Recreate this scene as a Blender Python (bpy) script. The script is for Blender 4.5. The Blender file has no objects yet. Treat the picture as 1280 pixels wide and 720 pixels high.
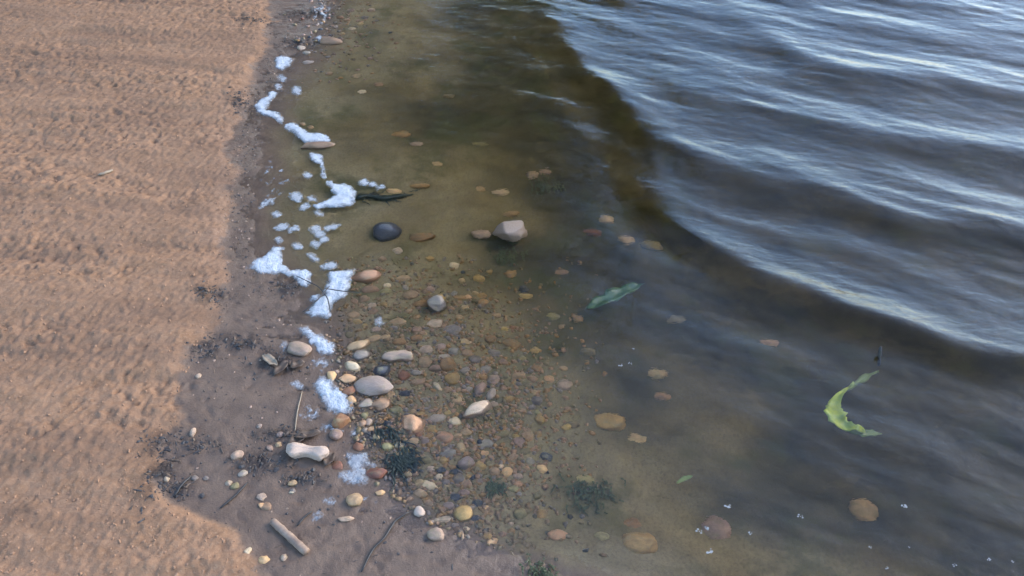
import bpy, bmesh, math, random
import numpy as np
from mathutils import Vector, Matrix, noise as mnoise

R = math.radians
random.seed(7)
S = bpy.context.scene
C = S.collection

# ------------------------------------------------------------------ camera
CAM_H, PITCH, HFOV = 1.5, 43.0, 62.0
cd = bpy.data.cameras.new('camera')
cam = bpy.data.objects.new('camera', cd); C.objects.link(cam)
cam.location = (0, 0, CAM_H)
cam.rotation_euler = (R(90 - PITCH), 0, 0)
cd.sensor_width = 36.0
cd.lens = 18.0 / math.tan(R(HFOV / 2))
cd.clip_start, cd.clip_end = 0.01, 500
S.camera = cam

# ------------------------------------------------------------------ sky, sun, exposure
SUN_EL, SUN_AZ = 30.0, 66.0
w = bpy.data.worlds.new('World'); S.world = w; w.use_nodes = True
nt = w.node_tree; nt.nodes.clear()
sky = nt.nodes.new('ShaderNodeTexSky'); sky.sky_type = 'NISHITA'; sky.sun_disc = False
sky.sun_elevation = R(SUN_EL); sky.sun_rotation = R(SUN_AZ)
sky.air_density, sky.dust_density, sky.ozone_density = 1.1, .9, 4.5
bg = nt.nodes.new('ShaderNodeBackground'); bg.inputs[1].default_value = 0.15
wo = nt.nodes.new('ShaderNodeOutputWorld')
nt.links.new(sky.outputs[0], bg.inputs[0]); nt.links.new(bg.outputs[0], wo.inputs[0])
sl = bpy.data.lights.new('sun', 'SUN'); sl.energy = 0.6; sl.angle = R(26); sl.color = (1, .95, .88)
sun = bpy.data.objects.new('sun', sl); C.objects.link(sun)
sd = Vector((math.sin(R(SUN_AZ)) * math.cos(R(SUN_EL)), math.cos(R(SUN_AZ)) * math.cos(R(SUN_EL)), math.sin(R(SUN_EL))))
sun.rotation_euler = sd.to_track_quat('Z', 'Y').to_euler(); sun.location = (-6, 4, 5)
vs = S.view_settings
vs.view_transform = 'Standard'; vs.look = 'None'; vs.gamma = 1; vs.exposure = 2.02; vs.use_curve_mapping = False
S.render.engine = 'CYCLES'
cy = S.cycles
cy.use_denoising = True
cy.max_bounces = 12; cy.transmission_bounces = 8; cy.glossy_bounces = 4; cy.diffuse_bounces = 3
cy.caustics_refractive = True; cy.caustics_reflective = False; cy.sample_clamp_indirect = 4
cy.blur_glossy = 0.2
S.render.filter_size = 3.5

# ------------------------------------------------------------------ pixel -> world (1280x720 frame of the photograph)
TAN = math.tan(R(HFOV / 2))
cp, sp = math.cos(R(PITCH)), math.sin(R(PITCH))
def ray(px, py):
    a = (px - 640) / 640 * TAN; b = (360 - py) / 640 * TAN
    v = Vector((a, cp + b * sp, -sp + b * cp)); return v.normalized()
def at(px, py, z=0.0):
    v = ray(px, py); t = (z - CAM_H) / v.z
    return Vector((v.x * t, v.y * t, z))
def mpp(px, py):                                  # metres per pixel there
    p = at(px, py); d = (p - cam.location).dot(Vector((0, cp, -sp)))
    return d * TAN / 640

# ------------------------------------------------------------------ noise in numpy
_T = {}
def vnoise(x, y, seed):
    if seed not in _T: _T[seed] = np.random.RandomState(seed).rand(256, 256) * 2 - 1
    T = _T[seed]
    xi = np.floor(x).astype(int); yi = np.floor(y).astype(int)
    fx = x - xi; fy = y - yi
    fx = fx * fx * fx * (fx * (fx * 6 - 15) + 10); fy = fy * fy * fy * (fy * (fy * 6 - 15) + 10)
    x0, x1, y0, y1 = xi & 255, (xi + 1) & 255, yi & 255, (yi + 1) & 255
    return (T[x0, y0] * (1 - fx) + T[x1, y0] * fx) * (1 - fy) + (T[x0, y1] * (1 - fx) + T[x1, y1] * fx) * fy
def fbm(x, y, seed, o=3, g=.5):
    s = 0; a = 1; n = 0
    for k in range(o):
        c, q = math.cos(.6 * k), math.sin(.6 * k)
        s = s + a * vnoise((x * c - y * q) * 2 ** k, (x * q + y * c) * 2 ** k, seed + k); n += a; a *= g
    return s / n
def sstep(a, b, x):
    t = np.clip((x - a) / (b - a), 0, 1); return t * t * (3 - 2 * t)

# ------------------------------------------------------------------ shore lines
def line_fn(pts, z=0.0):
    ps = sorted(((at(*p, z).y, at(*p, z).x) for p in pts)); Y = np.array([p[0] for p in ps]); X = np.array([p[1] for p in ps])
    def f(y):
        s = 0
        for o in (-.04, -.02, 0, .02, .04): s = s + np.interp(y + o, Y, X)
        return s / 5
    return f
XW = line_fn([(430, -60), (405, 0), (392, 40), (362, 90), (326, 130), (322, 200), (315, 260), (318, 330), (365, 362), (392, 400), (408, 440), (420, 500), (438, 560), (462, 605), (500, 645), (610, 685), (690, 716), (900, 800)])
XD = line_fn([(352, -60), (340, 0), (332, 60), (310, 120), (294, 170), (290, 250), (284, 330), (276, 385), (250, 430), (236, 500), (232, 530), (200, 545), (192, 600), (205, 640), (265, 655), (322, 675), (330, 720), (360, 800)])

def ground_z(x, y, fine=True):
    x = np.asarray(x, float); y = np.asarray(y, float)
    wob = .02 * fbm(x * 9, y * 9, 3)
    u = x - XW(y) + wob * .6
    v = XD(y) - x + wob * 1.4                          # >0 on the dry sand
    far = np.clip(u, 0, 40)
    zl = .026 * np.minimum(-u, .6)
    zr = -(.085 * np.minimum(far, 1.2) + .055 * np.clip(far - .35, 0, 1.2) + .02 * np.clip(far - 2.4, 0, 40))
    z = np.where(u < 0, zl, zr)
    dry = sstep(-.03, .05, v)
    z = z + dry * .010 + .045 * np.clip(v, 0, 1.5) + .06 * np.clip(v - 1.5, 0, 20)
    if fine:
        shore = np.exp(-(u / .10) ** 2)
        # lumpy dry sand: soft cross-shore ridges, clods, pits
        rid = fbm(x * 2.2 + .5 * y, y * 12, 11, 3) * .011
        a_ = x * .80 + y * .60; b_ = y * .80 - x * .60         # grain of the pits runs up the beach at an angle
        lump = fbm(a_ * 34, b_ * 54, 21, 3, .7) * .0046
        pit = -np.clip(fbm(a_ * 46, b_ * 80, 31, 2, .6) - .14, 0, 1) * .010
        fin = fbm(a_ * 90, b_ * 140, 41, 2, .7) * .0036
        patch = .12 + 1.05 * sstep(-.35, .3, fbm(x * 2.4 + .7 * y, y * 6.5, 51, 2))
        z = z + dry * (rid + patch * (lump + pit) + fin)
        # wet mud: smoother, with crumbly seams
        wet = (1 - dry) * sstep(.12, -.02, u)
        z = z + wet * (fbm(x * 14, y * 14, 61) * .0024 + fbm(x * 50, y * 62, 65, 3, .6) * .0024 * sstep(-.2, .4, fbm(x * 7, y * 8, 67, 2)) - .006 * np.clip(fbm(x * 40 + 20 * y, y * 60, 69, 2) - .3, 0, 1))
        z = z + debris(x, y) * (.002 + .013 * np.abs(fbm(x * 60, y * 75, 71, 3, .7)))
        # lake bed
        z = z + sstep(.0, .3, u) * (fbm(x * 5, y * 7, 81) * .012 + fbm(x * 30, y * 34, 85, 2) * .003)
    return z
DEB = [(210, 560, 26, 18), (205, 600, 20, 30), (222, 615, 24, 10), (262, 372, 26, 10), (300, 430, 30, 12), (345, 455, 34, 14), (262, 440, 18, 16), (330, 580, 34, 14), (350, 545, 40, 8),
       (318, 30, 22, 8), (375, 55, 20, 12), (300, 130, 10, 16), (390, 18, 30, 10), (250, 560, 22, 8), (470, 535, 26, 16), (360, 360, 22, 10), (380, 600, 24, 8), (40, 650, 30, 10), (20, 690, 20, 8), (240, 262, 24, 10), (50, 258, 40, 6)]
DEBW = []
for px, py, a, b in DEB:
    p = at(px, py); m = mpp(px, py); DEBW.append((p.x, p.y, a * m, b * m * 1.35))
def debris(x, y):
    s = np.zeros_like(np.asarray(x, float))
    for i, (cx, cy_, a, b) in enumerate(DEBW): s = np.maximum(s, (1 if i < 17 else .35) * np.exp(-(((x - cx) / a) ** 2 + ((y - cy_) / b) ** 2)))
    return s * sstep(-.35, .15, fbm(x * 26, y * 30, 91, 3, .65))
_G = []
def gz(x, y):                                     # looked up in the built sheet
    gx_, gy_, Z = _G
    i = min(max(int(np.searchsorted(gx_, x)) - 1, 0), len(gx_) - 2); j = min(max(int(np.searchsorted(gy_, y)) - 1, 0), len(gy_) - 2)
    a = (x - gx_[i]) / (gx_[i + 1] - gx_[i]); b = (y - gy_[j]) / (gy_[j + 1] - gy_[j])
    return float((Z[j, i] * (1 - a) + Z[j, i + 1] * a) * (1 - b) + (Z[j + 1, i] * (1 - a) + Z[j + 1, i + 1] * a) * b)

def at_bed(px, py):
    """where the sight line ends: on the sand, or bent at the still water surface on the lake bed"""
    v = ray(px, py); o = Vector((0, 0, CAM_H))
    p = at(px, py)
    if gz(p.x, p.y) >= 0:
        for _ in range(4): p = at(px, py, gz(p.x, p.y))
        return p
    n = Vector((0, 0, 1)); e = 1 / 1.33; c = -v.z
    k = 1 - e * e * (1 - c * c); r = v * e + n * (e * c - math.sqrt(k))
    t = 0
    for _ in range(12):
        q = p + r * t; t = max(0, t + (q.z - gz(q.x, q.y)) / abs(r.z) * .8)
    q = p + r * t; q.z = gz(q.x, q.y); return q

# ------------------------------------------------------------------ waves
def crest(pts, A, wf, wb, lead=.12):
    ps = sorted([(at(*p, A * .6).x, at(*p, A * .6).y - .035) for p in pts]); return np.array([p[0] for p in ps]), np.array([p[1] for p in ps]), A, wf, wb, lead
CRESTS = [
    crest([(748, 178), (788, 224), (838, 274), (945, 340), (1050, 380), (1150, 402), (1280, 434), (1450, 470)], .034, .055, .13),
    crest([(640, -30), (690, 35), (760, 100), (830, 158), (900, 192), (1000, 222), (1100, 246), (1280, 292), (1500, 340)], .024, .08, .12),
    crest([(780, 60), (830, 92), (900, 108), (1000, 138), (1100, 160), (1280, 182), (1500, 210)], .015, .10, .10),
    crest([(880, -10), (930, 30), (1000, 58), (1080, 78), (1180, 90), (1280, 112), (1500, 140)], .017, .11, .11),
    crest([(780, 545), (815, 585), (860, 622), (920, 675), (990, 740), (1080, 820)], .006, .05, .20, .06),
    crest([(830, 425), (880, 470), (960, 520), (1080, 560), (1280, 640), (1400, 690)], .005, .10, .16, .1),
]
def water_z(x, y):
    x = np.asarray(x, float); y = np.asarray(y, float)
    u = x - XW(y)
    h = np.zeros_like(x)
    wx = x + .05 * fbm(x * 3, y * 3, 301, 2); wy = y + .045 * fbm(x * 3.5, y * 3.5, 305, 2)
    for X, Y, A, wf, wb, lead in CRESTS:
        c = sum(np.interp(wx + o, X, Y) for o in (-.06, -.03, 0, .03, .06)) / 5
        s = (np.interp(wx + .05, X, Y) - np.interp(wx - .05, X, Y)) / .1
        d = (wy - c) / np.sqrt(1 + s * s)
        ramp = sstep(X[0], X[0] + lead + .15, x)
        h = h + ramp * A * np.where(d < 0, np.exp(-(d / wf) ** 2), np.exp(-np.sqrt(d * d + .0006) / wb + .0245 / wb))
    off = sstep(.35, 1.3, u)
    dirx, diry = .42, .9
    q = x * dirx + y * diry
    h = h + off * .0085 * fbm(q * 6.5, (x * diry - y * dirx) * 2.0, 311, 2)
    h = h + (.42 + .58 * off) * .0021 * fbm(q * 24, (x * diry - y * dirx) * 6, 321, 2)
    h = h + (.6 + .4 * off) * .0007 * fbm(q * 60, (x * diry - y * dirx) * 26, 331, 2)
    # far open water: long low swell
    far = sstep(3.6, 6, np.hypot(x, y))
    h = h + far * .025 * np.sin(q * 14 + 2 * fbm(x, y, 341))
    return (h - .004 * off) * sstep(.0, .45, u) 

# ------------------------------------------------------------------ mesh helpers
def grid_mesh(name, xs, ys, zf, close=None):
    X, Y = np.meshgrid(xs, ys); Z = zf(X, Y)
    if not _G: _G.extend([xs, ys, Z])                # the ground is built first
    nx, ny = len(xs), len(ys)
    co = np.stack([X, Y, Z], -1).reshape(-1, 3)
    i = np.arange(nx * ny).reshape(ny, nx)
    q = np.stack([i[:-1, :-1], i[:-1, 1:], i[1:, 1:], i[1:, :-1]], -1).reshape(-1, 4)
    if close is not None:                         # skirt and floor: a closed body
        rim = np.concatenate([i[0, :], i[1:, -1], i[-1, -2::-1], i[-2:0:-1, 0]])
        low = co[rim].copy(); low[:, 2] = close; b = len(co); n = len(rim)
        co = np.concatenate([co, low]); k = np.arange(n); k2 = (k + 1) % n
        q = np.concatenate([q, np.stack([rim[k2], rim[k], b + k, b + k2], -1)])
    me = bpy.data.meshes.new(name)
    me.vertices.add(len(co)); me.vertices.foreach_set('co', co.astype(np.float32).ravel())
    nl = q.size; extra = 0
    if close is not None: extra = n
    me.loops.add(nl + extra); me.polygons.add(len(q) + (1 if extra else 0))
    li = q.ravel(); ls = np.arange(len(q)) * 4
    if extra:
        li = np.concatenate([li, (b + np.arange(n))[::-1]]); ls = np.append(ls, nl)
    me.loops.foreach_set('vertex_index', li.astype(np.int32)); me.polygons.foreach_set('loop_start', ls.astype(np.int32))
    me.polygons.foreach_set('use_smooth', np.ones(len(ls), bool))
    me.update(calc_edges=True); me.validate()
    return me, X, Y
def attr(me, name, v):
    a = me.attributes.new(name, 'FLOAT', 'POINT'); a.data.foreach_set('value', np.asarray(v, np.float32).ravel())
def graded(lo, hi, step, out_lo, out_hi):
    mid = list(np.arange(lo, hi, step)); s = step; a = []; p = lo
    while p > out_lo: s = min(s * 1.35, 4); p -= s; a.append(p)
    s = step; b = []; p = mid[-1]
    while p < out_hi: s = min(s * 1.35, 4); p += s; b.append(p)
    return np.array(a[::-1] + mid + b)
def link(name, me, mat=None, parent=None, smooth=True):
    o = bpy.data.objects.new(name, me); C.objects.link(o)
    if mat: 
        me.materials.clear(); me.materials.append(mat)
    if parent: o.parent = parent
    return o
def tag(o, label=None, cat=None, group=None, kind=None):
    if label: o['label'] = label
    if cat: o['category'] = cat
    if group: o['group'] = group
    if kind: o['kind'] = kind
    return o

# ------------------------------------------------------------------ materials
class NT:
    def __init__(s, name):
        s.m = bpy.data.materials.new(name); s.m.use_nodes = True; s.t = s.m.node_tree
        s.b = s.t.nodes['Principled BSDF']; s.out = s.t.nodes['Material Output']
    def n(s, typ, **kw):
        x = s.t.nodes.new('ShaderNode' + typ)
        for k, v in kw.items():
            if k in x.inputs: s.set(x.inputs[k], v)
            else: setattr(x, k, v)
        return x
    def set(s, inp, v):
        if isinstance(v, bpy.types.NodeSocket): s.t.links.new(v, inp)
        elif isinstance(v, (tuple, list)) and len(v) == 3 and inp.type == 'RGBA': inp.default_value = (*v, 1)
        else: inp.default_value = v
    def p(s, **kw):
        for k, v in kw.items(): s.set(s.b.inputs[k.replace('_', ' ')], v)
    def noise(s, scale, detail=4, rough=.55, vec=None, dist=0):
        x = s.n('TexNoise'); x.inputs['Scale'].default_value = scale; x.inputs['Detail'].default_value = detail; x.inputs['Roughness'].default_value = rough; x.inputs['Distortion'].default_value = dist
        s.set(x.inputs['Vector'], vec if vec else s.obj()); return x.outputs['Fac']
    def obj(s): return s.n('TexCoord').outputs['Object']
    def mix(s, f, a, b, typ='MIX'):
        x = s.n('Mix', data_type='RGBA', blend_type=typ); s.set(x.inputs[0], f); s.set(x.inputs[6], a); s.set(x.inputs[7], b); return x.outputs[2]
    def mixf(s, f, a, b):
        x = s.n('Mix', data_type='FLOAT'); s.set(x.inputs[0], f); s.set(x.inputs[2], a); s.set(x.inputs[3], b); return x.outputs[0]
    def ramp(s, f, a, b, lo=0., hi=1.):
        x = s.n('MapRange'); s.set(x.inputs[0], f); x.inputs[1].default_value = a; x.inputs[2].default_value = b; x.inputs[3].default_value = lo; x.inputs[4].default_value = hi; return x.outputs[0]
    def math(s, op, a, b=0.):
        x = s.n('Math', operation=op); s.set(x.inputs[0], a); s.set(x.inputs[1], b); return x.outputs[0]
    def attr(s, name): return s.n('Attribute', attribute_name=name).outputs['Fac']
    def bump(s, h, strength, dist):
        x = s.n('Bump'); x.inputs['Strength'].default_value = strength; x.inputs['Distance'].default_value = dist; s.set(x.inputs['Height'], h); s.p(Normal=x.outputs[0]); return x

def mat_ground():
    k = NT('sand_and_mud')
    wet, silt, deb, peb = k.attr('wet'), k.attr('silt'), k.attr('debris'), k.attr('stony')
    big = k.noise(3.5, 3); mid = k.noise(22, 4); fine = k.noise(160, 4, .7); grit = k.noise(520, 2, .6)
    dry = k.mix(k.ramp(big, .35, .68), (.505, .270, .143), (.425, .228, .125))
    dry = k.mix(k.ramp(mid, .42, .62), dry, k.mix(.5, dry, (.36, .180, .085)))
    dry = k.mix(k.ramp(fine, .5, .75), dry, (.55, .325, .185))
    dry = k.mix(k.ramp(grit, .60, .74, 0, .8), dry, (.20, .10, .055))
    band = k.n('Mapping'); band.inputs['Scale'].default_value = (1.6, 9, 1); k.set(band.inputs['Vector'], k.obj())
    dry = k.mix(k.ramp(k.noise(1.0, 4, .6, band.outputs[0], .5), .48, .66, 0, .55), dry, (.30, .162, .092))
    mud = k.mix(k.ramp(mid, .35, .65), (.215, .133, .086), (.285, .178, .114))
    mud = k.mix(k.ramp(grit, .58, .74, 0, .7), mud, (.10, .065, .047))
    col = k.mix(wet, dry, mud)
    bedn = k.noise(7, 4)
    bed = k.mix(k.ramp(bedn, .38, .62), (.29, .200, .092), (.40, .285, .14))
    bed = k.mix(k.ramp(fine, .45, .7, 0, .6), bed, (.12, .08, .04))
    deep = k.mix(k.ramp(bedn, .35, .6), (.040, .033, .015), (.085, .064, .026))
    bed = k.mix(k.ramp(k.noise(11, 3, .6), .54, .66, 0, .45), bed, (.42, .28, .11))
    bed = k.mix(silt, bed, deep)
    bed = k.mix(k.ramp(k.noise(5.5, 4, .65), .52, .64, 0, .6), bed, (.085, .085, .028))
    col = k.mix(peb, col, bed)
    col = k.mix(k.math('MULTIPLY', deb, k.ramp(fine, .3, .55, .6, 1.0)), col, (.048, .033, .026))
    col = k.mix(1.0, col, (.625, .625, .625), 'MULTIPLY')
    k.p(Base_Color=col, Roughness=k.mixf(k.attr('film'), k.mixf(wet, .92, k.ramp(mid, .35, .65, .34, .6)), .14))
    k.b.inputs['IOR'].default_value = 1.36
    k.bump(k.math('ADD', fine, k.math('MULTIPLY', grit, .5)), .55, .004)
    return k.m
def mat_water():
    k = NT('lake_water')
    k.p(Base_Color=(1, 1, 1), Roughness=0.0, IOR=1.333, Transmission_Weight=1.0)
    v = k.n('Mapping'); v.inputs['Rotation'].default_value = (0, 0, R(-25)); v.inputs['Scale'].default_value = (1, 2.3, 1)
    k.set(v.inputs['Vector'], k.obj())
    off = k.attr('open')
    a = k.noise(16, 3, .6, v.outputs[0], .6); b = k.noise(48, 3, .6, v.outputs[0], .4)
    h = k.math('ADD', k.math('MULTIPLY', a, .7), k.math('MULTIPLY', b, .25))
    h = k.math('MULTIPLY', h, k.mixf(off, 1.0, .8))
    k.bump(h, .5, .0065)
    va = k.n('VolumeAbsorption'); va.inputs['Color'].default_value = (.68, .54, .06, 1); va.inputs['Density'].default_value = 3.6
    k.t.links.new(va.outputs[0], k.out.inputs['Volume'])
    return k.m
def mat_stone(name, c, c2=None, rough=.5, spots=.5):
    k = NT(name); c = (min(.8, c[0] * 1.2), c[1] * .95, c[2] * .74); c2 = tuple(x * q for x, q in zip(c2, (1.2, .95, .74))) if c2 else None; c2 = c2 or tuple(x * .62 for x in c)
    oi = k.n('ObjectInfo'); r = oi.outputs['Random']
    vec = k.n('VectorMath', operation='ADD'); k.set(vec.inputs[0], k.obj()); 
    cx = k.n('CombineXYZ'); k.set(cx.inputs[0], k.math('MULTIPLY', r, 37.)); k.set(cx.inputs[1], k.math('MULTIPLY', r, 91.)); k.set(vec.inputs[1], cx.outputs[0])
    n1 = k.noise(1.6, 4, .6, vec.outputs[0]); n2 = k.noise(9, 5, .7, vec.outputs[0])
    col = k.mix(k.ramp(n1, .35, .68), c, c2)
    col = k.mix(k.ramp(n2, .55, .75, 0, spots), col, tuple(x * .45 for x in c))
    col = k.mix(k.ramp(k.noise(.9, 5, .7, vec.outputs[0]), .50, .66, 0, .7), col, (.27, .20, .095))
    hs = k.n('HueSaturation'); k.set(hs.inputs['Color'], col); k.set(hs.inputs['Value'], k.ramp(r, 0, 1, .64, 1.10)); k.set(hs.inputs['Hue'], k.ramp(r, 0, 1, .488, .512))
    k.p(Base_Color=hs.outputs[0], Roughness=k.ramp(n2, .3, .7, rough - .12, rough + .15))
    k.bump(n2, .35, .05)
    return k.m
def mat_plain(name, c, c2, scale=40, rough=.6, sss=0, bump=.3, bd=.004):
    f = .84 if 'white' in name else .66; c = tuple(x * f for x in c); c2 = tuple(x * f for x in c2)
    k = NT(name); n = k.noise(scale, 4, .6)
    k.p(Base_Color=k.mix(k.ramp(n, .35, .65), c, c2), Roughness=rough)
    if sss: k.p(Subsurface_Weight=sss); k.b.inputs['Subsurface Radius'].default_value = (.01, .01, .01); k.b.inputs['Subsurface Scale'].default_value = .3
    k.bump(n, bump, bd)
    return k.m
def mat_foam(thin=False):
    k = NT('thin_foam' if thin else 'foam'); n = k.noise(230, 3, .6); n2 = k.noise(60, 3)
    vo = k.n('TexVoronoi'); vo.inputs['Scale'].default_value = 260; k.set(vo.inputs['Vector'], k.obj())
    k.p(Base_Color=k.mix(k.ramp(n2, .4, .65), (.58, .57, .56), (.48, .47, .455)), Roughness=.45)
    k.bump(k.math('ADD', n, vo.outputs['Distance']), .5, .003)
    d = k.attr('core'); e = k.math('ADD', d, k.math('MULTIPLY', k.math('SUBTRACT', k.noise(110, 5, .75), .5), 3.0 if thin else 1.8))
    k.p(Alpha=k.ramp(e, .05, .95, 0. if thin else .04, .58 if thin else .92))
    return k.m

M = {
    'ground': mat_ground(), 'water': mat_water(), 'foam': mat_foam(), 'thin': mat_foam(True),
    'tan': mat_stone('tan_stone', (.42, .30, .185)), 'ochre': mat_stone('ochre_stone', (.40, .27, .105)),
    'grey': mat_stone('grey_stone', (.27, .25, .235)), 'dark': mat_stone('dark_stone', (.05, .06, .085), (.03, .034, .045), .35),
    'rust': mat_stone('rust_stone', (.27, .125, .07)), 'cream': mat_stone('cream_stone', (.60, .51, .40), (.45, .36, .26), .5, .3),
    'pink': mat_stone('pinkish_stone', (.43, .33, .275)), 'orange': mat_stone('orange_stone', (.58, .39, .23), (.50, .31, .17), .45, .25),
    'lav': mat_stone('mauve_grey_stone', (.34, .29, .27), (.27, .22, .20), .42, .35), 'white': mat_plain('white_stone', (.74, .53, .39), (.50, .33, .22), 38, .55, 0, .5, .003),
    'olive': mat_stone('olive_stone', (.26, .23, .12)),
    'wood': mat_plain('weathered_wood', (.56, .37, .24), (.36, .22, .14), 60, .7), 'twig': mat_plain('dark_twig', (.035, .028, .022), (.06, .045, .035), 90, .5),
    'weed': mat_plain('dark_waterweed', (.014, .022, .012), (.032, .04, .02), 60, .5), 'leaf': mat_plain('green_leaf', (.035, .085, .012), (.09, .14, .03), 55, .35, 0, .3),
    'lime': mat_plain('lime_weed', (.55, .55, .045), (.34, .40, .05), 45, .4, 0, .3), 'litter': mat_plain('brown_litter', (.20, .12, .065), (.11, .065, .04), 50, .6),
    'straw': mat_plain('straw', (.52, .38, .24), (.42, .29, .18), 60, .6), 'algae': mat_plain('green_algae', (.075, .085, .025), (.11, .11, .035), 40, .6),
    'dull': mat_plain('dull_green_weed', (.17, .21, .035), (.25, .26, .06), 25, .5, 0, .3), 'crumb': mat_plain('dark_crumbs', (.06, .046, .038), (.12, .09, .07), 90, .6),
}

# ------------------------------------------------------------------ ground sheet
gx = graded(-2.35, .62, .0042, -60, 60); 
mid2 = np.arange(.62, 2.6, .02)
gx = np.unique(np.concatenate([gx[gx < .615], mid2, graded(.62, 2.6, .02, .6, 60)[-30:]]))
gy = graded(.66, 3.55, .0048, -40, 70)
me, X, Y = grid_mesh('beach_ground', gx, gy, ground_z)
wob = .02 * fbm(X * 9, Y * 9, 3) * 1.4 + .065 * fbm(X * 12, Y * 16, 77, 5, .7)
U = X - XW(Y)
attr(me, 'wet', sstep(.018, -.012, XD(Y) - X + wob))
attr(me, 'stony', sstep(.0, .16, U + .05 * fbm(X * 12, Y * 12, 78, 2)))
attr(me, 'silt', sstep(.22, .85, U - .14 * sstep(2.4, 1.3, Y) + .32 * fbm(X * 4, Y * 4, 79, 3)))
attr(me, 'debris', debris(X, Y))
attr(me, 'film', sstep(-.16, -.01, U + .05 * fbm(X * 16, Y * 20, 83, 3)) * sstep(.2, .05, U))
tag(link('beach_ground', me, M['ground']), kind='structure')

# ------------------------------------------------------------------ lake
wx = graded(-.95, 2.6, .0085, -4, 55); wy = graded(.6, 3.7, .0085, -30, 60)
me, X, Y = grid_mesh('lake_water', wx, wy, water_z, close=-4.0)
op = sstep(.3, 1.2, X - XW(Y)).ravel(); op = np.concatenate([op, np.ones(len(me.vertices) - len(op))])
attr(me, 'open', op)
tag(link('lake_water', me, M['water']), kind='structure')

# ------------------------------------------------------------------ stones
def stone_mesh(seed, rough=.16, angular=0., taper=0., waist=0., sub=3):
    bm = bmesh.new(); bmesh.ops.create_icosphere(bm, subdivisions=sub, radius=1)
    rnd = random.Random(seed); off = Vector((rnd.uniform(-50, 50), rnd.uniform(-50, 50), rnd.uniform(-50, 50)))
    planes = [(Vector((rnd.gauss(0, 1), rnd.gauss(0, 1), rnd.gauss(0, 1))).normalized(), rnd.uniform(.55, .82)) for _ in range(9)]
    for v in bm.verts:
        d = v.co.normalized(); r = 1 + rough * (mnoise.noise(d * 1.3 + off) * 1.3 + .45 * mnoise.noise(d * 3.1 + off) + .16 * mnoise.noise(d * 7 + off))
        p = d * r
        if angular:
            for n, k in planes:
                e = p.dot(n) - k
                if e > 0: p -= n * e * angular
        if taper: f = 1 - taper * max(0, -p.x); p.y *= f; p.z *= f
        if waist: f = 1 - waist * math.exp(-((p.x - .05) / .36) ** 2) + .12 * waist; p.y = p.y * f + .22 * waist * math.exp(-(p.x / .3) ** 2); p.z *= f; p.x = math.copysign(abs(p.x) ** .8, p.x)
        v.co = p
    me = bpy.data.meshes.new('stone'); bm.to_mesh(me); bm.free()
    me.polygons.foreach_set('use_smooth', [True] * len(me.polygons)); return me
ROUND = [stone_mesh(i, .18 + .03 * (i % 4), (.0, .5, .8)[i % 3]) for i in range(18)]
PLACED = []
_vm = {}
def stone(px, py, wpx, hpx, ang, col, label=None, group=None, me=None, name='pebble', cat='pebble', lift=.04, flat=.62, tilt=None):
    p = at_bed(px, py); m = mpp(px, py)
    a, b = wpx * m / 2 * 1.05, hpx * m / 2 * 1.18
    c = max(b, .55 * a) * flat
    base = me or random.choice(ROUND)
    key = (base.name, col)
    if key not in _vm:
        d = base.copy(); d.materials.clear(); d.materials.append(M[col]); _vm[key] = d
    o = bpy.data.objects.new(name, _vm[key]); C.objects.link(o)
    o.scale = (a, b, c); o.location = (p.x, p.y, p.z + c * lift)
    tx, ty = tilt or (random.uniform(-8, 8), random.uniform(-8, 8))
    o.rotation_euler = (R(tx), R(ty), R(ang) + (0 if me else random.choice((0, math.pi))))
    tag(o, label, cat, group); PLACED.append((px, py, max(wpx, hpx)))
    return o
def hero(px, py, w_, h_, ang, col, label, seed, rough=.16, angular=0, taper=0, waist=0, **kw):
    return stone(px, py, w_, h_, ang, col, label, None, stone_mesh(seed, rough, angular, taper, waist, 4), 'stone', 'stone', **kw)

hero(457, 347, 38, 20, 8, 'orange', 'smooth orange-tan teardrop stone with its tip touching white foam', 101, .07, 0, .55, lift=.5)
hero(465, 484, 50, 28, -8, 'lav', 'largest mauve-grey rounded stone at the edge of the pebble patch', 102, .10, .2, lift=.3)
hero(485, 292, 38, 30, 5, 'dark', 'round blue-black stone standing alone in shallow water', 103, .10, .3, lift=.35, flat=.8)
hero(637, 298, 44, 34, 15, 'white', 'angular pale pinkish-white stone breaking the brown water surface', 104, .22, .9, lift=1.15, flat=.95, tilt=(12, -10))
hero(602, 296, 26, 14, -5, 'pink', 'small pale stone lying against the angular pinkish-white stone', 105, .15, .5, lift=1.3)
hero(385, 568, 56, 24, -6, 'white', 'bone-shaped off-white stone with a narrow waist on wet mud', 106, .30, .3, 0, .52, lift=.45, flat=.75)
hero(397, 184, 42, 14, 5, 'tan', 'flat tan slab stone with foam piled on both sides', 107, .10, .8, lift=.5)
hero(597, 514, 42, 18, 33, 'cream', 'elongated creamy white stone slanting up out of the pebble patch', 108, .16, .4, .25, lift=.7, flat=.9)
hero(374, 438, 36, 20, -22, 'pink', 'pale pink-tan flat stone beside the sausage-shaped foam on mud', 109, .12, .5, lift=.3)
hero(427, 529, 20, 22, -30, 'rust', 'brick-red angular stone below a lobe of foam', 110, .14, .9, lift=.3)
hero(498, 447, 40, 16, 6, 'pink', 'long knobbly pale pinkish stone among the shallow pebbles', 111, .22, .2, 0, .22, lift=.5)
hero(545, 384, 28, 26, -20, 'grey', 'upright grey-brown ridged stone at the top of the pebble patch', 112, .18, .9, lift=.5, flat=.85)
hero(544, 405, 22, 12, 8, 'cream', 'pale cream flat-topped stone next to a dark grey stone', 113, .12, .7, lift=.5)
hero(478, 463, 24, 18, 0, 'dark', 'charcoal stone wedged above the largest mauve-grey stone', 114, .12, .4)
hero(452, 444, 22, 15, 10, 'grey', 'smooth mid-grey stone tucked under a long tan pebble', 115, .08)
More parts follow.
